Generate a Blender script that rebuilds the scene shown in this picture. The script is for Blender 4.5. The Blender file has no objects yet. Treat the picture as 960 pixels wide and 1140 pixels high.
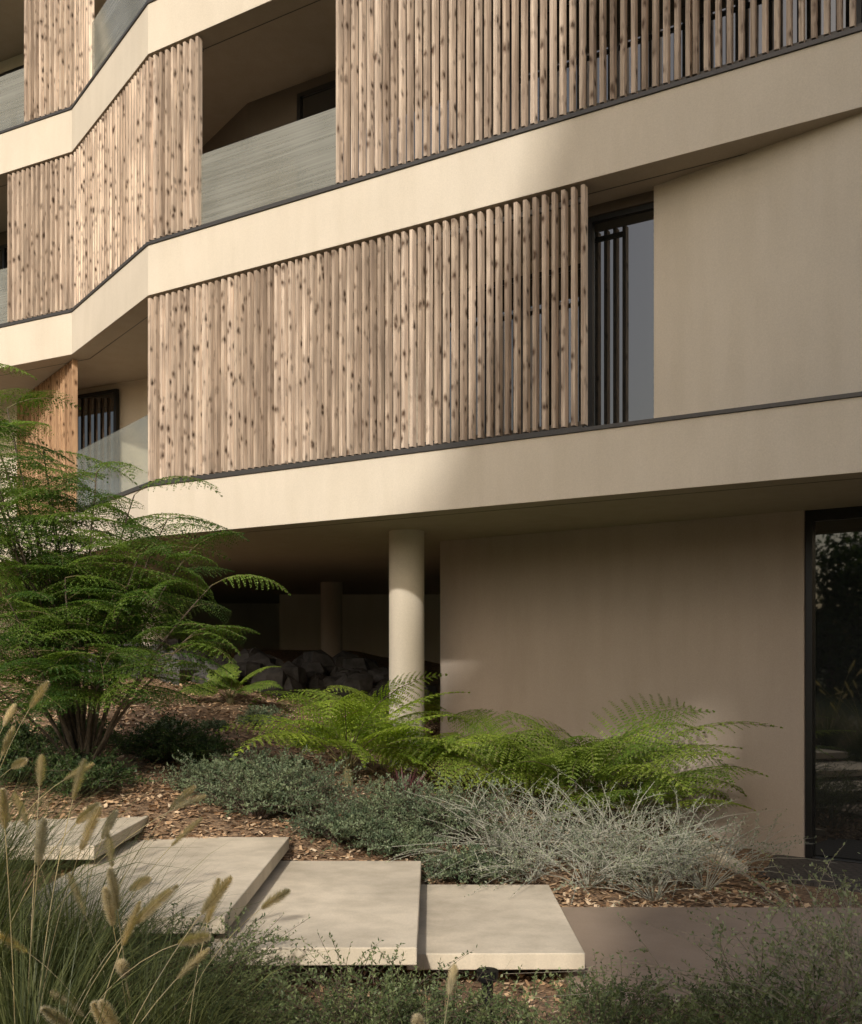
import bpy, math, numpy as np
from mathutils import Vector
rng=np.random.default_rng(7)
scene=bpy.context.scene
CZ=2.25   # eye height above the lower path datum

# ------------------------------------------------------------------ helpers
def empty(name,loc=(0,0,0)):
    o=bpy.data.objects.new(name,None); scene.collection.objects.link(o); o.location=loc; return o
class MB:
    def __init__(s): s.v=[];s.a=[];s.b=[]
    def quads(s,V,a=None,b=None):
        V=np.asarray(V,float).reshape(-1,4,3); n=len(V)
        a=np.zeros(n) if a is None else np.broadcast_to(np.asarray(a,float),(n,))
        b=np.zeros(n) if b is None else np.broadcast_to(np.asarray(b,float),(n,))
        s.v.append(V.reshape(-1,3)); s.a.append(np.repeat(a,4)); s.b.append(np.repeat(b,4))
    def box(s,c,ux,uy,uz,a=0.0,b=(0,0,0)):
        c,ux,uy,uz=[np.asarray(t,float) for t in (c,ux,uy,uz)]
        def f(n,p,q,k): s.quads([[c+n-p-q,c+n+p-q,c+n+p+q,c+n-p+q]],a,k)
        f(ux,uy,uz,b[0]);f(-ux,uz,uy,b[0]);f(uy,uz,ux,b[1]);f(-uy,ux,uz,b[1]);f(uz,ux,uy,b[2]);f(-uz,uy,ux,b[2])
    def tube(s,P,R,k=6,a=0.0):
        P=np.asarray(P,float);R=np.broadcast_to(np.asarray(R,float),(len(P),))
        T=np.gradient(P,axis=0);T/=np.linalg.norm(T,axis=1)[:,None]+1e-9
        ref=np.array([0.31,0.17,0.93]) if abs(T[0][2])<.8 else np.array([1,.1,0])
        A=np.cross(T,ref);A/=np.linalg.norm(A,axis=1)[:,None]+1e-9;B=np.cross(T,A)
        an=np.linspace(0,2*math.pi,k,endpoint=False)
        C=P[:,None,:]+R[:,None,None]*(np.cos(an)[None,:,None]*A[:,None,:]+np.sin(an)[None,:,None]*B[:,None,:])
        C2=np.roll(C,-1,axis=1)
        s.quads(np.stack([C[:-1],C2[:-1],C2[1:],C[1:]],axis=2),a)
    def leaves(s,P,D,S,L,W,a=0.0,b=0.0,fold=0.0):
        P,D,S=[np.asarray(t,float) for t in (P,D,S)]
        n=len(P);L=np.broadcast_to(L,(n,))[:,None];W=np.broadcast_to(W,(n,))[:,None]
        s.quads(np.stack([P,P+D*L*.5+S*W*.5,P+D*L,P+D*L*.5-S*W*.5],axis=1),a,b)
    def build(s,name,mat,parent=None,smooth=False,merge=False):
        V=np.concatenate(s.v);n=len(V)//4
        me=bpy.data.meshes.new(name)
        me.vertices.add(len(V));me.vertices.foreach_set("co",V.ravel())
        me.loops.add(n*4);me.loops.foreach_set("vertex_index",np.arange(n*4,dtype=np.int32))
        me.polygons.add(n);me.polygons.foreach_set("loop_start",np.arange(0,n*4,4,dtype=np.int32))
        me.update(calc_edges=True)
        for nm,ar in (("rnd",s.a),("kind",s.b)):
            at=me.attributes.new(nm,'FLOAT','POINT');at.data.foreach_set("value",np.concatenate(ar))
        if merge:
            import bmesh
            bm=bmesh.new();bm.from_mesh(me);bmesh.ops.remove_doubles(bm,verts=bm.verts,dist=1e-4);bm.to_mesh(me);bm.free()
        if smooth: me.polygons.foreach_set("use_smooth",[True]*len(me.polygons))
        me.materials.append(mat)
        o=bpy.data.objects.new(name,me);scene.collection.objects.link(o)
        if parent: o.parent=parent
        return o
def prism(name,poly,z0,z1,mat,parent=None,bevel=0.0,under=None):
    a=sum(poly[i][0]*poly[(i+1)%len(poly)][1]-poly[(i+1)%len(poly)][0]*poly[i][1] for i in range(len(poly)))
    if a<0: poly=poly[::-1]
    n=len(poly)
    v=[(p[0],p[1],z0) for p in poly]+[(p[0],p[1],z1) for p in poly]
    f=[list(range(n))[::-1],list(range(n,2*n))]+[[i,(i+1)%n,n+(i+1)%n,n+i] for i in range(n)]
    me=bpy.data.meshes.new(name);me.from_pydata(v,[],f);me.materials.append(mat)
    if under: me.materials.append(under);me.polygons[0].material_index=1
    o=bpy.data.objects.new(name,me);scene.collection.objects.link(o)
    if parent:o.parent=parent
    if bevel:
        m=o.modifiers.new("bevel",'BEVEL');m.width=bevel;m.segments=2;m.limit_method='ANGLE'
    return o
def unit(v): v=np.asarray(v,float); return v/np.linalg.norm(v)

# ------------------------------------------------------------------ materials
def newmat(name):
    m=bpy.data.materials.new(name);m.use_nodes=True;nt=m.node_tree
    return m,nt,nt.nodes,nt.links,nt.nodes["Principled BSDF"]
def ramp(N,stops):
    r=N.new("ShaderNodeValToRGB");e=r.color_ramp.elements
    e[0].position=stops[0][0];e[0].color=(*stops[0][1],1);e[1].position=stops[-1][0];e[1].color=(*stops[-1][1],1)
    for p,c in stops[1:-1]:
        x=e.new(p);x.color=(*c,1)
    return r
def noise(N,L,vec,scale,detail=4,rough=.55):
    n=N.new("ShaderNodeTexNoise");n.inputs["Scale"].default_value=scale;n.inputs["Detail"].default_value=detail;n.inputs["Roughness"].default_value=rough
    L.new(vec,n.inputs["Vector"]);return n.outputs["Fac"]
def mapping(N,L,vec,sc):
    m=N.new("ShaderNodeMapping");m.inputs["Scale"].default_value=sc;L.new(vec,m.inputs["Vector"]);return m.outputs["Vector"]
def mixc(N,L,f,a,b,mode='MIX'):
    m=N.new("ShaderNodeMix");m.data_type='RGBA';m.blend_type=mode
    for s,k in ((f,0),(a,6),(b,7)):
        if isinstance(s,(int,float)): m.inputs[k].default_value=s
        elif isinstance(s,tuple): m.inputs[k].default_value=(*s,1)
        else: L.new(s,m.inputs[k])
    return m.outputs[2]
def bump(N,L,h,st,dist,b):
    n=N.new("ShaderNodeBump");n.inputs["Strength"].default_value=st;n.inputs["Distance"].default_value=dist
    L.new(h,n.inputs["Height"]);L.new(n.outputs["Normal"],b.inputs["Normal"])
def objco(N): return N.new("ShaderNodeTexCoord").outputs["Object"]

def mat_plaster(name,col,var=.05,streak=.95):
    m,nt,N,L,b=newmat(name);co=objco(N)
    n1=noise(N,L,co,.9,5);n2=noise(N,L,mapping(N,L,co,(3,3,.5)),1.5,4);n3=noise(N,L,co,160,3,.7)
    c=np.array(col)
    r=ramp(N,[(.3,tuple(c*(1-var))),(.7,tuple(c*(1+var*.6)))]);L.new(n1,r.inputs[0])
    r2=ramp(N,[(.35,(streak,streak*.995,streak*.98)),(.6,(1,1,1))]);L.new(n2,r2.inputs[0])
    c1=mixc(N,L,1.0,r.outputs[0],r2.outputs[0],'MULTIPLY')
    gr=ramp(N,[(.3,(.93,.93,.93)),(.7,(1.06,1.06,1.06))]);L.new(noise(N,L,co,70,2,.8),gr.inputs[0])
    L.new(mixc(N,L,1.0,c1,gr.outputs[0],'MULTIPLY'),b.inputs["Base Color"])
    b.inputs["Roughness"].default_value=.92;b.inputs["Specular IOR Level"].default_value=.2
    bump(N,L,n3,.3,.004,b);return m
def mat_wood(name,dk,lt,side=1.25):
    m,nt,N,L,b=newmat(name);co=objco(N)
    at=N.new("ShaderNodeAttribute");at.attribute_name="rnd"
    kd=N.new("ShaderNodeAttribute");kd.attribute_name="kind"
    off=N.new("ShaderNodeVectorMath");off.operation='SCALE';off.inputs[0].default_value=(17,31,53);L.new(at.outputs["Fac"],off.inputs["Scale"])
    ad=N.new("ShaderNodeVectorMath");ad.operation='ADD';L.new(co,ad.inputs[0]);L.new(off.outputs[0],ad.inputs[1]);v=ad.outputs[0]
    st=noise(N,L,mapping(N,L,v,(60,60,1.5)),1,5,.6)
    big=noise(N,L,mapping(N,L,v,(7,7,1.6)),1,4)
    r=ramp(N,[(.3,dk),(.72,lt)]);L.new(st,r.inputs[0])
    r2=ramp(N,[(.3,(.70,.68,.67)),(.7,(1.2,1.19,1.17))]);L.new(big,r2.inputs[0])
    c=mixc(N,L,1.0,r.outputs[0],r2.outputs[0],'MULTIPLY')
    hv=ramp(N,[(0,(.72,.69,.67)),(.5,(1,1,1)),(1,(1.25,1.27,1.30))]);L.new(at.outputs["Fac"],hv.inputs[0])
    c=mixc(N,L,1.0,c,hv.outputs[0],'MULTIPLY')
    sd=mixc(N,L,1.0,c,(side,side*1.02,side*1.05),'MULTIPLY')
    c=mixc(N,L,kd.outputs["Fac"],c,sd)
    vo=N.new("ShaderNodeTexVoronoi");vo.inputs["Scale"].default_value=1
    wn=N.new("ShaderNodeTexNoise");wn.inputs["Scale"].default_value=9;L.new(v,wn.inputs["Vector"])
    wm=N.new("ShaderNodeVectorMath");wm.operation='SCALE';wm.inputs["Scale"].default_value=.55;L.new(wn.outputs["Color"],wm.inputs[0])
    wa=N.new("ShaderNodeVectorMath");wa.operation='ADD';L.new(mapping(N,L,v,(10,10,5.6)),wa.inputs[0]);L.new(wm.outputs[0],wa.inputs[1]);L.new(wa.outputs[0],vo.inputs["Vector"])
    kr=ramp(N,[(.10,(1,1,1)),(.21,(.5,.5,.5)),(.38,(0,0,0))]);L.new(vo.outputs["Distance"],kr.inputs[0])
    c=mixc(N,L,kr.outputs[0],c,(dk[0]*.34,dk[1]*.27,dk[2]*.22))
    L.new(c,b.inputs["Base Color"]);b.inputs["Roughness"].default_value=.75;b.inputs["Specular IOR Level"].default_value=.25
    bump(N,L,st,.4,.003,b);return m
def mat_simple(name,col,rough=.6,metal=0,nscale=30,var=.15,bmp=0):
    m,nt,N,L,b=newmat(name);co=objco(N);n=noise(N,L,co,nscale,4);c=np.array(col)
    r=ramp(N,[(.3,tuple(c*(1-var))),(.7,tuple(c*(1+var)))]);L.new(n,r.inputs[0]);L.new(r.outputs[0],b.inputs["Base Color"])
    b.inputs["Roughness"].default_value=rough;b.inputs["Metallic"].default_value=metal
    if bmp:bump(N,L,n,.5,bmp,b)
    return m
def mat_leaf(name,dk,lt,tr=.35,rough=.5):
    m,nt,N,L,b=newmat(name)
    at=N.new("ShaderNodeAttribute");at.attribute_name="rnd"
    r=ramp(N,[(0,dk),(1,lt)]);L.new(at.outputs["Fac"],r.inputs[0])
    n=noise(N,L,objco(N),3,2);rr=ramp(N,[(.3,(.75,.78,.8)),(.7,(1.2,1.15,1.05))]);L.new(n,rr.inputs[0])
    c=mixc(N,L,1.0,r.outputs[0],rr.outputs[0],'MULTIPLY')
    L.new(c,b.inputs["Base Color"]);b.inputs["Roughness"].default_value=rough;b.inputs["Specular IOR Level"].default_value=.3
    t=N.new("ShaderNodeBsdfTranslucent");c2=mixc(N,L,1.0,c,(1.5,1.6,.7),'MULTIPLY');L.new(c2,t.inputs["Color"])
    mx=N.new("ShaderNodeMixShader");mx.inputs[0].default_value=tr
    L.new(b.outputs[0],mx.inputs[1]);L.new(t.outputs[0],mx.inputs[2]);L.new(mx.outputs[0],N["Material Output"].inputs["Surface"]);return m

CREAM=mat_plaster("render_cream",(.565,.505,.415))
SOFFIT_SHADED=mat_plaster("render_soffit_shaded",(.36,.31,.245))  # cream plaster again, darker: shade under the slabs put into the colour
TAUPE=mat_plaster("render_taupe",(.40,.335,.28))
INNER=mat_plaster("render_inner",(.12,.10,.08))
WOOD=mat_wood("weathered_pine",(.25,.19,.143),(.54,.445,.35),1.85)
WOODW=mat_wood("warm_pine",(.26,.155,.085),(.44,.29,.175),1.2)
METAL=mat_simple("dark_metal",(.055,.05,.045),.45,.3)
BLACK=mat_simple("black_frame",(.012,.012,.012),.35,.2)
STONE=mat_plaster("limestone",(.60,.52,.40),.20,.84)
PATH=mat_plaster("path_concrete",(.33,.255,.19),.14)
BARK=mat_simple("bark",(.09,.068,.048),.9,0,25,.4,.01)
ROCK=mat_simple("dark_rock",(.075,.07,.068),.9,0,6,.5,.03)

def mat_window():
    m,nt,N,L,b=newmat("window_glass");b.inputs["Base Color"].default_value=(.012,.013,.013,1)
    b.inputs["Roughness"].default_value=.02;b.inputs["IOR"].default_value=2.1
    n=noise(N,L,objco(N),.8,1);bump(N,L,n,.05,.02,b);return m
WGLASS=mat_window()
def mat_rail(name,lo,hi,col):
    m,nt,N,L,b=newmat(name);co=objco(N)
    b.inputs["Base Color"].default_value=(*col,1);b.inputs["Roughness"].default_value=.08
    t=N.new("ShaderNodeBsdfTransparent");t.inputs["Color"].default_value=(.78,.80,.76,1)
    n=noise(N,L,mapping(N,L,co,(.5,.5,40)),1,3,.6);n2=noise(N,L,co,.9,2)
    mu=N.new("ShaderNodeMath");mu.operation='ADD';L.new(n,mu.inputs[0]);L.new(n2,mu.inputs[1])
    mr=N.new("ShaderNodeMapRange");L.new(mu.outputs[0],mr.inputs[0]);mr.inputs[1].default_value=.75;mr.inputs[2].default_value=1.25;mr.inputs[3].default_value=lo;mr.inputs[4].default_value=hi
    mx=N.new("ShaderNodeMixShader");L.new(mr.outputs[0],mx.inputs[0]);L.new(t.outputs[0],mx.inputs[1]);L.new(b.outputs[0],mx.inputs[2])
    L.new(mx.outputs[0],N["Material Output"].inputs["Surface"]);return m
RGLASS=mat_rail("balustrade_glass",.32,.66,(.31,.305,.265))
CGLASS=mat_rail("clear_balustrade_glass",.22,.30,(.38,.40,.38))

# ------------------------------------------------------------------ terrain
def gz(x,y):
    x=np.asarray(x,float);y=np.asarray(y,float)
    z=-2.863-.149*x+.114*y
    cor=np.clip(1-np.abs(y-7.7)/1.9,0,1);cor=np.minimum(cor*3,1)
    z=z-.13*cor
    z=z+.025*np.sin(x*2.1+y*1.3)+.02*np.sin(x*4.7-y*3.1)
    z=np.maximum(z,-2.16)
    z=np.where(z>.3,.3+(z-.3)*.05,z)
    z=np.minimum(z,1.2)
    return z+CZ
def axis(lo,hi,step,far,grow=1.35):
    c=list(np.arange(lo,hi+1e-6,step));s=step
    while c[-1]<far: s*=grow;c.append(c[-1]+s)
    s=step
    while c[0]>-far: s*=grow;c.insert(0,c[0]-s)
    return np.array(c)
gx=axis(-9,8,.16,900);gy=axis(2,26,.16,900)
GX,GY=np.meshgrid(gx,gy,indexing='ij');GZ=gz(GX,GY)
me=bpy.data.meshes.new("ground");nx,ny=GX.shape
idx=np.arange(nx*ny).reshape(nx,ny)
F=np.stack([idx[:-1,:-1],idx[1:,:-1],idx[1:,1:],idx[:-1,1:]],axis=-1).reshape(-1,4)
me.from_pydata(np.stack([GX,GY,GZ],-1).reshape(-1,3).tolist(),[],F.tolist())
me.polygons.foreach_set("use_smooth",[True]*len(me.polygons))
m,nt,N,L,b=newmat("mulch_ground");co=objco(N)
vo=N.new("ShaderNodeTexVoronoi");vo.inputs["Scale"].default_value=26;L.new(mapping(N,L,co,(1,1.7,1)),vo.inputs["Vector"])
r=ramp(N,[(0,(.07,.045,.028)),(.5,(.20,.125,.07)),(1,(.36,.24,.14))]);L.new(vo.outputs["Color"],r.inputs[0])
n1=noise(N,L,co,.05,3);rg=ramp(N,[(.4,(.05,.07,.025)),(.6,(.09,.10,.04))]);L.new(n1,rg.inputs[0])
vm=N.new("ShaderNodeVectorMath");vm.operation='LENGTH';sb=N.new("ShaderNodeVectorMath");sb.operation='SUBTRACT';L.new(co,sb.inputs[0]);sb.inputs[1].default_value=(0,12,0);L.new(sb.outputs[0],vm.inputs[0])
mr=N.new("ShaderNodeMapRange");L.new(vm.outputs["Value"],mr.inputs[0]);mr.inputs[1].default_value=14;mr.inputs[2].default_value=18
L.new(mixc(N,L,mr.outputs[0],r.outputs[0],rg.outputs[0]),b.inputs["Base Color"]);b.inputs["Roughness"].default_value=.95
bump(N,L,vo.outputs["Distance"],.8,.02,b)
me.materials.append(m);o=bpy.data.objects.new("ground",me);scene.collection.objects.link(o)

# ------------------------------------------------------------------ building
bld=empty("apartment_building",(0,0,0))
A=np.array([-3.75,13.69]);B=np.array([-5.67,16.3]);dm=unit([.851,-.525]);nin=np.array([.525,.851])
d3=unit([-1.43,.75]);C=B+d3*11;E=A+dm*15
d2=unit(B-A)
def P(S,off=0.0):
    """plan point at arc position S along the street front (0 = main corner), off metres inward"""
    if S>=0: p=A+dm*S;d=dm
    elif S>=-3.24: p=A+d2*(-S);d=-d2
    else: p=B+d3*(-S-3.24);d=-d3
    n=np.array([-d[1],d[0]])
    return p+n*off
def dirS(S): return dm if S>=0 else (-d2 if S>=-3.24 else -d3)
def offpath(off):
    pts=[C,B,A,E];ds=[unit(pts[i+1]-pts[i]) for i in range(3)];ns=[np.array([-d[1],d[0]]) for d in ds]
    out=[pts[0]+ns[0]*off]
    for i in (1,2):
        bis=unit(ns[i-1]+ns[i]);out.append(pts[i]+bis*off/np.dot(bis,ns[i]))
    out.append(pts[3]+ns[2]*off);return out
back=[np.array([18.,14.]),np.array([2.,30.]),np.array([-12,34.])]
L1,L2,L3,L4=[CZ+h for h in (2.37,5.57,8.77,11.97)];T=.70
front=offpath(0)
for nm,l in (("floor_slab_1",L1),("floor_slab_2",L2),("floor_slab_3",L3),("roof_slab",L4)):
    prism(nm,[tuple(p) for p in front]+[tuple(p) for p in back],l-T,l-.035,CREAM,bld,.006,SOFFIT_SHADED)
    # thin dark metal capping along the fascia top
    fo=offpath(-.018);fi=offpath(.12)
    prism(nm+"_metal_capping",[tuple(p) for p in fo]+[tuple(p) for p in fi[::-1]],l-.033,l+.004,METAL,bld)
    # shadow-gap strip near soffit edge
    fo=offpath(.30);fi=offpath(.312)
    prism(nm+"_drip_strip",[tuple(p) for p in fo]+[tuple(p) for p in fi[::-1]],l-T-.003,l-T+.01,METAL,bld)
# back walls behind the balconies
for k,(l,h) in enumerate(((L1,L2-T),(L2,L3-T),(L3,L4-T))):
    fo=offpath(1.6);fi=offpath(1.85)
    if k==0:
        fo2=[fo[0],fo[1],fo[2],P(6.3,1.6)];fi2=[fi[0],fi[1],fi[2],P(6.3,1.85)]
        prism("back_wall",[tuple(p) for p in fo2]+[tuple(p) for p in fi2[::-1]],l-.02,h+.02,CREAM,bld)
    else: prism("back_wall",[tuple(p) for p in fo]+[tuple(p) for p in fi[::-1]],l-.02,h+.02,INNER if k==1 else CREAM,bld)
def slab_between(name,S0,S1,off,th,z0,z1,mat,bev=0):
    a,b_=P(S0,off),P(S1,off);c,d=P(S1,off+th),P(S0,off+th)
    return prism(name,[tuple(a),tuple(b_),tuple(c),tuple(d)],z0,z1,mat,bld,bev)
def window(name,S0,S1,off,z0,z1,n=2,parent=bld,f=.06):
    slab_between(name+"_glass",S0+.01,S1-.01,off+.03,.02,z0+.01,z1-.01,WGLASS)
    slab_between(name+"_head",S0,S1,off,.07,z1-f,z1,BLACK);slab_between(name+"_sill",S0,S1,off,.07,z0,z0+f,BLACK)
    for i in range(n+1):
        s=S0+(S1-S0-f)*i/n
        slab_between(name+"_mullion",s,s+f,off-.002,.074,z0+f,z1-f,BLACK)
window("balcony_window",1.3,3.9,1.5,L2,L2+2.3,2)
window("balcony_window",4.6,8.6,1.5,L2,L2+2.25,3)
window("balcony_window",.3,3.0,1.5,L1,L1+2.3,2)
window("balcony_window",3.6,5.9,1.5,L1,L1+2.3,2)
window("balcony_window",-5.8,-3.78,1.5,L1,L1+2.38,2)
window("balcony_window",-2.7,-.6,1.5,L3,L3+2.2,2)
window("balcony_window",-7.5,-5.2,1.5,L3,L3+2.2,2)
window("balcony_window",-8,-5.2,1.5,L2,L2+2.2,2)
# recessed window + angled wall on first floor, right side
window("recessed_window",6.0,7.42,.60,L1,CZ+4.76,1)
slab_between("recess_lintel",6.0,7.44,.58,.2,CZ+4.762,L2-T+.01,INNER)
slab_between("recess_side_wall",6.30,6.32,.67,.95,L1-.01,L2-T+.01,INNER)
W0=np.array([2.275,10.55]);W1=np.array([4.02,8.947]);
wd=unit(W1-W0)
prism("angled_wall",[tuple(W0),tuple(W1),tuple(W1+nin*1.2),tuple(W0+nin*.5)],L1-.02,L2-T+.02,CREAM,bld,.004)
sE=np.dot(W1-A,dm)
slab_between("flush_wall",sE,15,.025,.3,L1-.02,L2-T+.02,CREAM)
# slats
def slats(mb,S0,S1,z0,z1,pitch=.108,w=.040,d=.085,off=.015,line=None):
    n=int((S1-S0)/pitch)
    for i in range(n+1):
        S=S0+i*(S1-S0)/n
        if line is None: p=P(S,off+d/2);dd=dirS(S)
        else: p=line[0]+line[1]*S;dd=line[1]
        dd=dd.copy();a=rng.normal(0,.02);dd=np.array([dd[0]*math.cos(a)-dd[1]*math.sin(a),dd[0]*math.sin(a)+dd[1]*math.cos(a)])
        nn=np.array([-dd[1],dd[0]])
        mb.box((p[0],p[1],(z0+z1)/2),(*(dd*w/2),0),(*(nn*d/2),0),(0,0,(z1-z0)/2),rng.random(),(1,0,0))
def parts(S0,S1):
    ss=[S0]+[s for s in (-3.24,0) if S0<s<S1]+[S1]
    return zip(ss[:-1],ss[1:])
def screen(name,S0,S1,z0,z1,mat=WOOD,**k):
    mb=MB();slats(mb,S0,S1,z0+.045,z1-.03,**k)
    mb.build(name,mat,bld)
    for a_,b_ in parts(S0,S1):
        for zz in (z0+.05,z1-.16):
            slab_between(name+"_rail",a_+.002,b_-.002-.02*(b_ in(-3.24,)),.105,.04,zz,zz+.05,METAL if mat is WOOD else mat)
        slab_between(name+"_bottom_track",a_+.01,b_-.01,.02,.08,z0+.006,z0+.03,METAL)
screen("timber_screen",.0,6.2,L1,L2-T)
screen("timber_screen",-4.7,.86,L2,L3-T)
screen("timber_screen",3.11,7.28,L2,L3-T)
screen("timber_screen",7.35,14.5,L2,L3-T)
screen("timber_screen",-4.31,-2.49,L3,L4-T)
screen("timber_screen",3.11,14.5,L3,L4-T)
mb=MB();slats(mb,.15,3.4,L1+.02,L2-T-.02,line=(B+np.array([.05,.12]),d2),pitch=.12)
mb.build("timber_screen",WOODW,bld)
# glass balustrades
for S0,S1,l,gm in ((.90,3.07,L2,RGLASS),(-9,-4.75,L2,RGLASS),(-2.45,3.0,L3,RGLASS),(-9,-4.36,L3,RGLASS),(-3.2,-.05,L1,CGLASS)):
    for a_,b_ in parts(S0,S1):
        slab_between("balustrade_glass",a_,b_,.06,.016,l+.01,l+.96,gm)
        slab_between("balustrade_channel",a_,b_,.045,.05,l+.006,l+.05,METAL)
# ground floor wall
G0=np.array([.123,14.2]);G1=np.array([4.08,11.3]);gd=unit(G1-G0);gn=np.array([-gd[1],gd[0]])
prism("ground_floor_wall",[tuple(G0),tuple(G1),tuple(G1+gn*.35),tuple(G1+gn*.35-gd*.02),tuple(G0+gn*6)],CZ-2.6,L1-T+.01,TAUPE,bld,.006)
def gwin(a,b_):
    p=lambda s,o:tuple(G1+gd*s+gn*o)
    q=lambda nm,s0,s1,o,th,z0,z1,mt:prism(nm,[p(s0,o),p(s1,o),p(s1,o+th),p(s0,o+th)],z0,z1,mt,bld)
    z0=CZ-2.2;z1=L1-T-.04
    q("glazed_door_glass",a,b_,.10,.02,z0,z1,WGLASS)
    q("glazed_door_head",a,b_,.04,.1,z1-.08,z1+.06,BLACK);q("glazed_door_sill",a,b_,.04,.1,z0-.3,z0+.07,BLACK)
    s=a
    while s<b_:
        q("glazed_door_stile",s,s+.075,.035,.11,z0+.07,z1-.08,BLACK);s+=1.25
gwin(.004,6.2)
prism("ground_floor_wall_end",[tuple(G1+gd*6.2),tuple(G1+gd*9),tuple(G1+gd*9+gn*.3),tuple(G1+gd*6.2+gn*.3)],CZ-2.6,L1-T+.01,TAUPE,bld)
def column(x,y,r=.225,mat=CREAM):
    mb=MB();z0=float(gz(x,y))-.4
    mb.tube([(x,y,z0),(x,y,z0+.5),(x,y,L1-T-.02),(x,y,L1-T+.01)],[r]*4,48)
    mb.build("column",mat,bld,smooth=True,merge=True)
column(-.31,13.15);column(-2.07,21.5,.225,TAUPE);column(-4.87,18.2)  # second one darker: undercroft shade put into its colour
column(-8.4,20.6)
# rear basement wall
prism("rear_wall",[(-3.7,25.2),(9,25.2),(9,25.5),(-3.7,25.5)],CZ-2.5,L1-T+.01,CREAM,bld)
prism("garden_wall",[(-12,29),(-3.2,29),(-3.2,29.3),(-12,29.3)],CZ-1,CZ+1.9,CREAM)

# ------------------------------------------------------------------ unseen shade caster added behind the viewer, outline shaped for the right-hand shade
nb=empty("added_shade_caster")
def xzprism(name,poly,y0,y1,mat,parent):
    n=len(poly);v=[(x,y0,z+CZ) for x,z in poly]+[(x,y1,z+CZ) for x,z in poly]
    f=[list(range(n)),list(range(n,2*n))[::-1]]+[[i,n+i,n+(i+1)%n,(i+1)%n] for i in range(n)]
    me=bpy.data.meshes.new(name);me.from_pydata(v,[],f);me.materials.append(mat);me.update()
    import bmesh
    bm=bmesh.new();bm.from_mesh(me);bmesh.ops.recalc_face_normals(bm,faces=bm.faces);bm.to_mesh(me);bm.free()
    o=bpy.data.objects.new(name,me);scene.collection.objects.link(o);o.parent=parent
xzprism("shade_panel",[(-1.9,-2.5),(9,-2.5),(9,21),(-1.6,21),(-2.7,17.1),(-3.95,14.2),(-4.6,13.9),(-4.6,12.4),(-.8,12.25),(-.8,9.6),(-1.9,8.6)],-8.4,-8.0,CREAM,nb)
for k in range(4):
    for j in range(3):
        x=.2+j*2.8;z=-1+k*3.2
        xzprism("window",[(x,z),(x+1.6,z),(x+1.6,z+1.7),(x,z+1.7)],-7.99,-7.95,WGLASS,nb)  # panes added to the shade caster for reflections

# ------------------------------------------------------------------ steps / path
def stone(name,x0,x1,y0,y1,ztop,th,mat,j=.0):
    o=prism(name,[(x0,y0),(x1+j,y0+.01),(x1,y1),(x0-j,y1+.01)],ztop-th,ztop,mat,None,.008);return o
stone("stone_step",-.16,1.01,6.75,8.85,CZ-1.90,.11,STONE)
stone("stone_step",-1.36,-.085,6.25,9.0,CZ-1.725,.11,STONE)
stone("stone_step",-2.70,-1.27,6.35,9.25,CZ-1.56,.11,STONE)
stone("stone_step",-4.1,-2.58,7.9,9.62,CZ-1.40,.11,STONE)
stone("stone_step",-5.4,-4.0,7.9,9.7,CZ-1.22,.11,STONE)
prism("path",[(.9,6.3),(12,6.3),(12,8.75),(.9,8.85)],CZ-2.3,CZ-2.09,PATH,None,.01)
m,nt,N,L,b=newmat("dark_cobbles");co=objco(N)
vo=N.new("ShaderNodeTexVoronoi");vo.feature='DISTANCE_TO_EDGE';vo.inputs["Scale"].default_value=11;vo.inputs["Randomness"].default_value=.45;L.new(co,vo.inputs["Vector"])
r=ramp(N,[(0,(.015,.013,.012)),(.08,(.06,.052,.046)),(.4,(.085,.075,.065))]);L.new(vo.outputs["Distance"],r.inputs[0]);L.new(r.outputs[0],b.inputs["Base Color"]);b.inputs["Roughness"].default_value=.7
bump(N,L,r.outputs[0],1,.03,b);COB=m
q=[tuple(G1-gd*1.45-gn*.02),tuple(G1+gd*6-gn*.02),tuple(G1+gd*6-gn*1.5),tuple(G1-gd*.85-gn*1.25)]
prism("cobble_paving",q,CZ-2.6,CZ-2.125,COB)
mbe=MB()
e0=np.array([2.72,12.15]);e1=np.array([3.12,10.35]);ed=unit(e1-e0)
for i in range(3):
    p=e0+(e1-e0)*(i+.5)/3;z=float(gz(*p))-.0
    hd=ed*.295;mbe.box((p[0],p[1],z),(*hd,-.04),(-ed[1]*.07,ed[0]*.07,0),(0,0,.07))
mbe.build("stone_edging",STONE)

# ------------------------------------------------------------------ mulch chips
n=34000
cx=rng.uniform(-6.5,3.4,n);cy=8.7+rng.random(n)**1.3*11
keep=((cx-G0[0])*(-gn[0])+(cy-G0[1])*(-gn[1])>.02)|(cx<.1)
cx,cy=cx[keep],cy[keep]
n2=5000;cx=np.r_[cx,rng.uniform(-3,2,n2)];cy=np.r_[cy,rng.uniform(5.2,9.2,n2)];n=len(cx)
cz=gz(cx,cy)+.012+rng.random(n)*.012
az=rng.random(n)*6.283;D=np.stack([np.cos(az),np.sin(az),rng.normal(0,.25,n)],1);S=np.stack([-np.sin(az),np.cos(az),rng.normal(0,.35,n)],1)
Pp=np.stack([cx,cy,cz],1);ln=rng.uniform(.025,.085,n)[:,None]/2;wd_=rng.uniform(.012,.034,n)[:,None]/2
mb=MB();mb.quads(np.stack([Pp-D*ln-S*wd_,Pp+D*ln*.9-S*wd_,Pp+D*ln+S*wd_,Pp-D*ln*.8+S*wd_*.8],1),rng.random(n))
m,nt,N,L,b=newmat("bark_chips");at=N.new("ShaderNodeAttribute");at.attribute_name="rnd"
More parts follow.
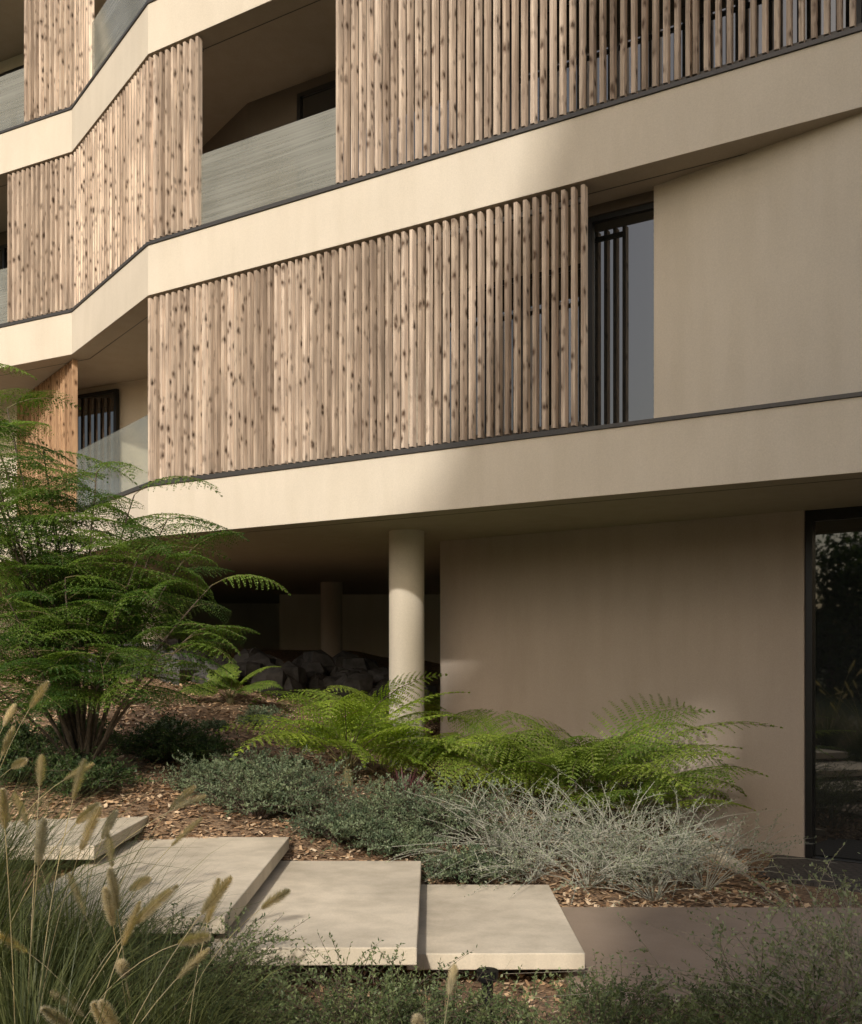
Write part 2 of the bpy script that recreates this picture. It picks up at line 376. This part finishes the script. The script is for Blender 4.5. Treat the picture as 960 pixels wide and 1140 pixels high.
r=ramp(N,[(0,(.10,.055,.03)),(.4,(.32,.19,.10)),(.75,(.52,.35,.20)),(1,(.66,.52,.36))]);L.new(at.outputs["Fac"],r.inputs[0]);L.new(r.outputs[0],b.inputs["Base Color"]);b.inputs["Roughness"].default_value=.85
mb.build("bark_mulch",m)

# rocks
mb=MB()
for i in range(110):
    x=rng.uniform(-5.4,-.2);y=17.2+rng.uniform(-.5,1.2)+(x+5)*.25;r0=rng.uniform(.14,.40);z=float(gz(x,y))+r0*.4+.12*max(0,y-17.8)
    th=np.linspace(0,math.pi,5);ph=np.linspace(0,2*math.pi,7)[:-1]+rng.random()
    rr=r0*rng.uniform(.7,1.2,(5,6));rr[0]=rr[0,0];rr[-1]=rr[-1,0]
    X=x+rr*np.sin(th)[:,None]*np.cos(ph);Y=y+rr*np.sin(th)[:,None]*np.sin(ph);Z=z+rr*.8*np.cos(th)[:,None]*np.ones(6)
    G=np.stack([X,Y,Z],-1);G2=np.roll(G,-1,axis=1)
    mb.quads(np.stack([G[:-1],G[1:],G2[1:],G2[:-1]],2),rng.random())
mb.build("rock_pile",ROCK)

# ------------------------------------------------------------------ plants
def frond(mb,ms,base,az,e0,e1,L_,W,npin,nl,ll,lw,roll=0,stalk=.2,dp=.5,rcol=.5,rad=.008,bare=False):
    u=np.linspace(0,1,npin);i=stalk+(1-stalk)*.99*u
    prof=np.clip((1-u)**.75*(.62+1.6*u*(1-u)*1.6),0.03,1.2)
    pl=W*prof*rng.uniform(.88,1.1,npin);th=np.radians(78-32*u)
    J=(np.arange(nl)+.6)/nl
    I_,SA,J_,SB=np.meshgrid(np.arange(npin),[-1,1],J,[-1,1],indexing='ij')
    I_=I_.ravel();SA=SA.ravel();J_=J_.ravel();SB=SB.ravel()
    t=th[I_];q_=J_*pl[I_];c_,s_=np.cos(t),np.sin(t)*SA
    bx=i[I_]*L_+c_*q_;by=s_*q_
    dx,dy=c_,s_;px,py=-s_*SB,c_*SB
    lx=.86*px+.5*dx;ly=.86*py+.5*dy
    le=ll*(1.1-.75*J_)*np.clip(pl[I_]/W,.35,1)*rng.uniform(.85,1.1,len(I_));wi=lw*np.clip(pl[I_]/W,.4,1)*(1.1-.6*J_)
    sx,sy=-ly,lx
    def pt(a,bb): return np.stack([bx+lx*le*a+sx*wi*bb,by+ly*le*a+sy*wi*bb],-1)
    Q=np.stack([pt(0,0),pt(.45,.5),pt(1,0),pt(.45,-.5)],1)
    zl=-dp*(Q[...,1]**2)/W+rng.normal(0,.004,Q.shape[:2])
    tab=np.linspace(0,1.2,50);an=e0+(e1-e0)*tab;ds=L_*(tab[1]-tab[0])
    h=np.r_[0,np.cumsum(np.cos(an[:-1])*ds)];v=np.r_[0,np.cumsum(np.sin(an[:-1])*ds)]
    cr,sr=math.cos(roll),math.sin(roll);H=np.array([math.cos(az),math.sin(az),0]);Sd=np.array([-math.sin(az),math.cos(az),0])
    def mp(x,y,z):
        y2=y*cr-z*sr;z2=y*sr+z*cr
        a_=np.interp(x/L_,tab,an);hh=np.interp(x/L_,tab,h)-np.sin(a_)*z2;vv=np.interp(x/L_,tab,v)+np.cos(a_)*z2
        return np.asarray(base)+hh[...,None]*H+y2[...,None]*Sd+vv[...,None]*np.array([0,0,1.])
    mb.quads(mp(Q[...,0],Q[...,1],zl),np.clip(rcol+rng.normal(0,.13,len(Q)),0,1))
    xs=np.linspace(0,L_*.98,7);zz=np.zeros(7)
    ms.tube(mp(xs,zz,zz),np.linspace(rad,rad*.25,7),4,.5)
    if bare: return
    ii,sa=np.meshgrid(np.arange(npin),[-1,1],indexing='ij');ii=ii.ravel();sa=sa.ravel()
    K=np.linspace(0,1,4)
    X=i[ii][:,None]*L_+np.cos(th[ii])[:,None]*pl[ii][:,None]*K;Y=sa[:,None]*np.sin(th[ii])[:,None]*pl[ii][:,None]*K
    w_=.0018
    Za=-dp*Y**2/W+.001
    a0=mp(X-w_,Y,Za);a1=mp(X+w_,Y,Za)
    ms.quads(np.stack([a0[:,:-1],a1[:,:-1],a1[:,1:],a0[:,1:]],2),.6)

FERN_B=mat_leaf("fern_leaf_bright",(.13,.22,.025),(.36,.46,.06),.42)
FERN_D=mat_leaf("fern_leaf",(.08,.15,.022),(.27,.35,.06),.4)
FSTEM=mat_simple("fern_stem",(.14,.12,.05),.7)
TREEL=mat_leaf("tree_leaf",(.035,.08,.015),(.15,.23,.04),.42)
GREY=mat_leaf("grey_green_leaf",(.06,.095,.05),(.21,.255,.155),.2,.65)
SILV=mat_leaf("silver_leaf",(.12,.15,.10),(.31,.34,.25),.2,.7)
DARKL=mat_leaf("dark_shrub_leaf",(.02,.045,.014),(.07,.11,.035),.25)
OLIVE=mat_leaf("small_olive_leaf",(.05,.08,.03),(.20,.24,.11),.25)
OLIV2=mat_leaf("pale_olive_leaf",(.13,.16,.08),(.40,.44,.27),.25)
GRASS=mat_leaf("grass_blade",(.03,.048,.014),(.17,.18,.07),.3)
PLUME=mat_leaf("grass_plume",(.34,.28,.21),(.60,.53,.42),.5,.9)
TWIG=mat_simple("twig",(.30,.26,.20),.85);TWIGD=mat_simple("dark_twig",(.08,.055,.04),.85)
PURP=mat_leaf("purple_leaf",(.05,.02,.025),(.12,.05,.05),.2)

def fern(name,x,y,n,L0,W,mat,height=.15,e=(45,88),end=(-42,0),np_=18,nl=12,ll=.062,lw=.036):
    root=empty(name,(0,0,0));mb=MB();ms=MB();z=float(gz(x,y))
    ms.tube([(x,y,z-.1),(x+.01,y,z+height*.6),(x,y,z+height)],[.07,.06,.045],10,.3)
    for k in range(n):
        az=k*2.39996+rng.uniform(-.25,.25)
        l=L0*rng.uniform(.65,1.12)
        frond(mb,ms,(x+.03*math.cos(az),y+.03*math.sin(az),z+height-.03),az,math.radians(rng.uniform(*e)),math.radians(rng.uniform(*end)),l,W*l/L0*rng.uniform(.85,1.1),np_,nl,ll,lw,roll=rng.normal(0,.35),stalk=.25,dp=.35,rcol=rng.uniform(.2,.9),rad=.009)
    mb.build("fronds",mat,root);ms.build("stems",FSTEM,root)
fern("fern",-.95,11.7,20,1.75,.46,FERN_B,.2)
fern("fern",-.1,11.9,13,1.35,.40,FERN_B)
fern("fern",.85,11.7,20,1.85,.50,FERN_D,.2,(40,87),(-50,-5))
fern("fern",1.7,11.3,30,2.15,.58,FERN_D,.3,(40,88),(-50,-5))
fern("fern",2.2,11.1,15,1.6,.50,FERN_D,.2,(35,82),(-55,-10))
fern("fern",-.6,14.6,9,1.6,.38,FERN_D)
fern("fern",-3.0,15.4,8,.9,.24,FERN_D,.1)

def shrub(name,spots,mat,tw,n=40,hgt=.4,spread=.9,nl=22,ll=.03,lw=.011,side=3,leafmode=.6,sr=.0025,droop=.25):
    root=empty(name);mb=MB();ms=MB()
    for (x,y,sc) in spots:
        N_=int(n*sc**.5)
        base=np.array([x,y,float(gz(x,y))]);az=rng.random(N_)*6.283;po=np.arccos(1-rng.random(N_)*(1-math.cos(spread)))
        D=np.stack([np.sin(po)*np.cos(az),np.sin(po)*np.sin(az),np.cos(po)],1)
        Ln=hgt*sc*rng.uniform(.6,1.15,N_)*(1+.35*np.sin(po));P0=np.tile(base,(N_,1))+np.stack([D[:,0],D[:,1],0*az],1)*.08*sc
        SP=[P0];SD=[D];SL=[Ln];SR=[np.full(N_,sr*1.5)]
        for k in range(side):
            t=rng.uniform(.2,.8,N_)[:,None];p=P0+D*Ln[:,None]*t+np.array([0,0,-droop])*(Ln[:,None]*t**2)
            d=D+rng.normal(0,.55,(N_,3));d[:,2]=np.abs(d[:,2])*.8+.1;d/=np.linalg.norm(d,axis=1)[:,None]
            SP.append(p);SD.append(d);SL.append(Ln*(1-t[:,0])*rng.uniform(.6,1.1,N_)+.05*sc);SR.append(np.full(N_,sr))
        SP=np.concatenate(SP);SD=np.concatenate(SD);SL=np.concatenate(SL);SR=np.concatenate(SR);M=len(SP)
        bend=rng.normal(0,.22,(M,3));bend[:,2]=-droop
        def pos(t): return SP[:,None,:]+SD[:,None,:]*(SL[:,None]*t)[...,None]+bend[:,None,:]*(SL[:,None]*t**2)[...,None]
        K=np.linspace(0,1,5)[None,:].repeat(M,0);Q=pos(K);w=np.cross(SD,[0.3,.2,1.]);w/=np.linalg.norm(w,axis=1)[:,None]+1e-9
        for ww in (w,np.cross(SD,w)):
            wv=ww[:,None,:]*(SR[:,None]*(1-.6*K))[...,None]
            ms.quads(np.stack([Q[:,:-1]-wv[:,:-1],Q[:,:-1]+wv[:,:-1],Q[:,1:]+wv[:,1:],Q[:,1:]-wv[:,1:]],2),.5)
        t=np.tile(np.linspace(.18,1,nl),(M,1))+rng.normal(0,.015,(M,nl));Q=pos(t).reshape(-1,3);n3=len(Q)
        sd=np.repeat(SD,nl,0);rd=rng.normal(0,1,(n3,3));rd/=np.linalg.norm(rd,axis=1)[:,None];d=sd*leafmode+rd;d[:,2]+=.2;d/=np.linalg.norm(d,axis=1)[:,None]
        s_=np.cross(d,rng.normal(0,1,(n3,3)));s_/=np.linalg.norm(s_,axis=1)[:,None]
        mb.leaves(Q,d,s_,ll*rng.uniform(.6,1.2,n3),lw*rng.uniform(.7,1.2,n3),np.clip(np.repeat(rng.uniform(.1,.9,M),nl)+rng.normal(0,.12,n3),0,1))
    mb.build("leaves",mat,root);ms.build("stems",tw,root)

def spots(pts,jit=.12,sc=(.7,1.25)): return [(x+rng.normal(0,jit),y+rng.normal(0,jit),rng.uniform(*sc)*s) for x,y,s in pts]
shrub("grey_green_shrub",spots([(-2.25,10.3,.8),(-1.75,10.5,1.1),(-1.75,9.85,1.0),(-1.05,10.3,1.25),(-.95,9.55,1.1),(-.35,10.0,1.25),(-.35,9.35,.9),(.15,9.9,1.1),(.3,9.35,.8)],.1,(.75,1.25)),GREY,TWIGD,n=74,hgt=.54,nl=24,ll=.036,lw=.013,side=3,spread=1.05)
shrub("silver_shrub",spots([(.75,9.6,.8),(1.2,9.9,.95),(1.6,9.8,1.15),(1.95,10.0,1.15),(2.3,9.9,.95),(1.4,9.4,.8),(1.9,9.4,.8),(2.6,9.8,.8),(1.0,9.3,.6)],.08,(.8,1.25)),SILV,mat_simple("silver_twig",(.34,.33,.27),.9),n=22,hgt=1.0,nl=15,ll=.028,lw=.013,side=5,spread=1.1,sr=.0038,droop=.3)
shrub("dark_shrub",spots([(-2.95,11.3,1.1),(-2.75,11.5,.9),(-4.4,10.8,1.1),(-3.9,11.6,.9),(-3.9,9.9,1.2),(-4.6,10.0,1.2),(-3.3,9.9,1.0)],.05),DARKL,TWIGD,n=70,hgt=.46,nl=24,ll=.038,lw=.017,spread=1.1)
shrub("creeping_plant",spots([(-2.0,14.2,1),(-1.6,14.4,.9),(-2.4,14.5,1),(-1.2,13.6,.9),(-2.9,13.8,.9),(-1.0,14.6,.7),(-3.2,12.8,.8),(-1.7,12.5,.7),(-2.2,11.9,.6)],.2),GREY,TWIGD,n=40,hgt=.2,nl=14,ll=.03,lw=.016,spread=1.4)
shrub("rosemary_shrub",spots([(-1.2,5.7,.9),(-.8,5.5,.9),(-.4,5.7,.7),(0.0,5.4,.9),(.3,5.6,.6),(.65,5.5,.9),(.95,5.7,.9),(1.25,5.3,.9),(-1.6,5.9,.8),(1.6,5.6,.7),(.4,5.1,.9),(-.5,5.1,.9),(-.1,5.0,.9),(.8,5.0,1),(-1.0,5.0,1),(1.5,5.0,.9),(1.9,5.2,.9)]),OLIVE,TWIGD,n=40,hgt=.66,nl=30,ll=.026,lw=.010,side=3,spread=.75,sr=.002)
shrub("wiry_shrub",spots([(2.05,5.9,.95),(2.4,5.9,1.1),(2.65,6.3,1.1),(2.3,5.4,1.0),(2.75,5.7,1.1),(1.75,5.4,.7)],.08,(.9,1.1)),OLIV2,TWIG,n=16,hgt=1.05,nl=20,ll=.028,lw=.015,side=4,spread=.85,sr=.0032,droop=.3)
root=empty("purple_leaved_plant");mb=MB();x,y=-.28,11.1;z=float(gz(x,y));n=60
az=rng.random(n)*6.28;el=rng.uniform(.6,1.4,n);D=np.stack([np.cos(el)*np.cos(az),np.cos(el)*np.sin(az),np.sin(el)],1);S=np.cross(D,rng.normal(0,1,(n,3)));S/=np.linalg.norm(S,axis=1)[:,None]
mb.leaves(np.tile([x,y,z],(n,1)),D,S,rng.uniform(.3,.5,n),.035,rng.random(n));mb.build("leaves",PURP,root)

# fountain grass
def grass(name,x,y,n,h,plumes,lean=(0,0)):
    root=empty(name);mb=MB();mp_=MB();ms=MB();z=float(gz(x,y))
    K=7;t=np.linspace(0,1,K)[None,:]
    az=rng.random(n)*6.283;rad=np.abs(rng.normal(0,.10,n));L_=h*rng.uniform(.6,1.15,n);e0=np.radians(rng.uniform(60,89,n));dr=np.radians(rng.uniform(20,115,n))
    def curve(az,rad,L_,e0,dr,t):
        tt=np.linspace(0,1,13);an=e0[:,None]-dr[:,None]*tt**1.5
        hh=np.cumsum(np.cos(an),1)/13*L_[:,None];vv=np.cumsum(np.sin(an),1)/13*L_[:,None]
        hh=hh-hh[:,:1];vv=vv-vv[:,:1];idx=np.round(t*12).astype(int)
        hh=hh[:,idx];vv=vv[:,idx]
        return np.stack([x+(rad[:,None]+hh)*np.cos(az)[:,None]+lean[0]*vv,y+(rad[:,None]+hh)*np.sin(az)[:,None]+lean[1]*vv,z+vv],-1)
    Q=curve(az,rad,L_,e0,dr,t[0]);w=rng.uniform(.0018,.0038,n)[:,None]*(1-t**2*.9)
    sd=np.stack([-np.sin(az+rng.normal(0,.7,n)),np.cos(az),rng.normal(0,.2,n)],1)[:,None,:]*w[...,None]
    a=np.repeat(np.clip(rng.beta(2,3,n),0,1),K-1)
    mb.quads(np.stack([Q[:,:-1]-sd[:,:-1],Q[:,:-1]+sd[:,:-1],Q[:,1:]+sd[:,1:],Q[:,1:]-sd[:,1:]],2),a)
    for k in range(plumes):
        a1=np.array([rng.random()*6.283]);Lp=np.array([h*rng.uniform(1.0,1.4)]);C_=curve(a1,np.array([.05]),Lp,np.radians([rng.uniform(70,89)]),np.radians([rng.uniform(10,60)]),np.linspace(0,1,13))[0]
        ms.tube(C_,.0018,4,.5)
        hd=rng.uniform(.16,.26);m_=1700
        u=rng.random(m_);tt=12-(1-u)*hd/(Lp[0]/12);p=np.stack([np.interp(tt,np.arange(13),C_[:,j]) for j in range(3)],1)
        dv=unit(C_[-1]-C_[-3]);r_=rng.normal(0,1,(m_,3));r_-=np.outer(r_@dv,dv);r_/=np.linalg.norm(r_,axis=1)[:,None]
        d=r_*.9+dv*.6;d/=np.linalg.norm(d,axis=1)[:,None];s_=np.cross(d,dv);s_/=np.linalg.norm(s_,axis=1)[:,None]+1e-9
        mp_.leaves(p,d,s_,.040*np.sin(np.clip(u*.9+.07,.05,.97)*math.pi)**.5*rng.uniform(.5,1.1,m_),.0015,rng.random(m_))
    mb.build("blades",GRASS,root)
    if plumes: mp_.build("plumes",PLUME,root);ms.build("culms",PLUME,root)
grass("fountain_grass",-2.25,5.0,900,1.6,12)
grass("fountain_grass",-1.75,4.4,900,1.35,12)
grass("fountain_grass",-1.35,4.8,750,1.15,8)
grass("fountain_grass",-2.65,5.7,800,1.55,10)
grass("fountain_grass",-1.95,5.6,750,1.2,5)
grass("fountain_grass",-1.1,4.3,500,1.0,5)
grass("fountain_grass",.0,4.4,160,.9,2)
grass("fountain_grass",-3.1,6.4,800,1.35,7)
grass("fountain_grass",-1.5,4.0,700,1.25,5)

# left feathery tree
tree=empty("mimosa_tree");ms=MB();mb=MB();mst=MB()
bx,by=-3.5,10.4;bz=float(gz(bx,by))
tips=[(-4.6,10.2,2.9),(-4.9,10.8,2.4),(-4.1,9.9,2.45),(-3.75,10.1,2.05),(-3.3,10.1,1.85),(-2.85,10.0,1.6),(-2.5,9.9,1.4),(-2.25,9.8,1.05),(-2.05,9.7,.75),(-2.2,9.8,.35),(-3.4,9.5,.8),(-3.9,9.6,1.3),(-4.3,9.8,.4),(-3.0,10.7,1.5),(-3.6,9.3,.1),(-2.9,9.5,.1),(-3.8,9.4,.55),(-3.0,9.7,.6),(-4.1,9.5,1.8),(-4.2,10.3,1.3),(-3.5,9.9,1.4),(-4.1,9.3,-.1),(-5.2,11,2.9),(-4.0,10.6,1.8),(-4.4,10.4,.9),(-2.9,10.4,.9),(-3.7,10.2,1.0),(-4.0,9.5,.1),(-4.0,9.8,.9),(-4.3,9.6,2.2),(-3.4,9.8,.4),(-2.7,9.6,1.0),(-3.9,10.0,1.6),(-3.2,9.8,1.2),(-2.5,9.6,.1)]
for (tx,ty,tz) in tips:
    tp=np.array([tx,ty,tz+CZ]);b0=np.array([bx+rng.normal(0,.05),by+rng.normal(0,.05),bz-.1])
    mid=b0*.55+tp*.45+np.array([(bx-tx)*.12,0,.25*(tp[2]-b0[2])*.5]);t=np.linspace(0,1,12)[:,None]
    C_=(1-t)**2*b0+2*t*(1-t)*mid+t**2*tp;C_+=np.cumsum(rng.normal(0,.008,C_.shape),0)
    ms.tube(C_,np.linspace(.022,.006,12),7)
    nf=rng.integers(10,14)
    for k in range(nf):
        tt=1-.45*(k/nf)**1.1;p=np.array([np.interp(tt*11,np.arange(12),C_[:,j]) for j in range(3)])
        az=k*2.4+rng.normal(0,.4);l=rng.uniform(.6,1.05)
        frond(mb,mst,p,az,math.radians(rng.uniform(0,42)),math.radians(rng.uniform(-60,-10)),l,.32*l/.8,13,12,.044,.020,roll=rng.normal(0,.3),stalk=.15,dp=.4,rcol=np.clip(rng.uniform(.0,.95)+.08*(tz-1),0,1),rad=.005,bare=True)
ms.build("trunk_and_limbs",BARK,tree,smooth=False);mb.build("crown_leaves",TREEL,tree);mst.build("leaf_stalks",FSTEM,tree)

def leafmass(name,blobs,mat,per,ll=.09,trunks=()):
    root=empty(name);mb=MB()
    for (x,y,z,rx,ry,rz) in blobs:
        n=int(per*rx*rz);v=rng.normal(0,1,(n,3));v/=np.linalg.norm(v,axis=1)[:,None];r_=rng.random(n)**.4
        lump=1+.25*np.sin(v[:,0]*5+x)+.2*np.sin(v[:,2]*7+y)
        p=np.array([x,y,z])+v*(r_*lump)[:,None]*np.array([rx,ry,rz])
        d=rng.normal(0,1,(n,3));d/=np.linalg.norm(d,axis=1)[:,None];s_=np.cross(d,rng.normal(0,1,(n,3)));s_/=np.linalg.norm(s_,axis=1)[:,None]
        mb.leaves(p,d,s_,ll*rng.uniform(.6,1.3,n),ll*.5,rng.random(n))
    mb.build("foliage",mat,root)
    if trunks:
        mt=MB()
        for (x,y,z0,z1,r0) in trunks: mt.tube([(x,y,z0),(x+.1,y,(z0+z1)/2),(x,y+.1,z1)],[r0,r0*.7,r0*.4],9)
        mt.build("trunk",BARK,root)
leafmass("hedge",[(x,24+rng.normal(0,.4),CZ+.7,1.0,.8,1.1) for x in np.arange(-15,-6.4,1.0)],DARKL,1500,.09)
for k,(x,y) in enumerate(((-22,0),(-19,-2.5),(-16,-5),(-13.5,-7.5),(-10.5,-10),(-8,-12.5),(-17.5,-8),(-12,-12),(-24,3.5))):
    leafmass("tree",[(x,y,2.9,2.4,2.2,2.6),(x+.8,y-.5,5.4,1.9,1.9,1.8)],DARKL,520,.3,[(x,y,-.1,4.5,.18)])

# garden bollard light
bo=empty("garden_light");mb=MB();x,y=.33,6.05;z=float(gz(x,y))
mb.tube([(x,y,z-.05),(x,y,z+.30)],[.035,.035],16);mb.tube([(x,y,z+.30),(x,y,z+.32),(x,y,z+.36),(x,y,z+.365)],[.06,.065,.065,.01],16)
mb.build("post_and_head",BLACK,bo)

# ------------------------------------------------------------------ light
sd=unit([-.2,-.98]);el=math.radians(32)
sv=Vector((sd[0]*math.cos(el),sd[1]*math.cos(el),math.sin(el)))
su=bpy.data.lights.new("sun",'SUN');su.energy=3.35;su.angle=math.radians(1.8);su.color=(1,.945,.86)
so=bpy.data.objects.new("sun",su);scene.collection.objects.link(so);so.rotation_mode='QUATERNION';so.rotation_quaternion=sv.to_track_quat('Z','Y')
w=bpy.data.worlds.new("World");scene.world=w;w.use_nodes=True;nt=w.node_tree
sk=nt.nodes.new("ShaderNodeTexSky");sk.sky_type='NISHITA';sk.sun_disc=False;sk.sun_elevation=el;sk.sun_rotation=math.atan2(sd[0],sd[1])%(2*math.pi)
sk.dust_density=4.5;sk.air_density=1.15;sk.ozone_density=.6
nt.links.new(sk.outputs[0],nt.nodes["Background"].inputs[0]);nt.nodes["Background"].inputs[1].default_value=.15

cam=bpy.data.cameras.new("camera");cam.sensor_fit='HORIZONTAL';cam.sensor_width=36;cam.lens=36*1150/960;cam.shift_y=168/960;cam.clip_end=3000;cam.clip_start=.05
co_=bpy.data.objects.new("camera",cam);scene.collection.objects.link(co_);co_.location=(0,0,CZ);co_.rotation_euler=(math.pi/2,0,0)
scene.camera=co_
scene.view_settings.view_transform='Standard';scene.view_settings.look='None';scene.view_settings.exposure=0
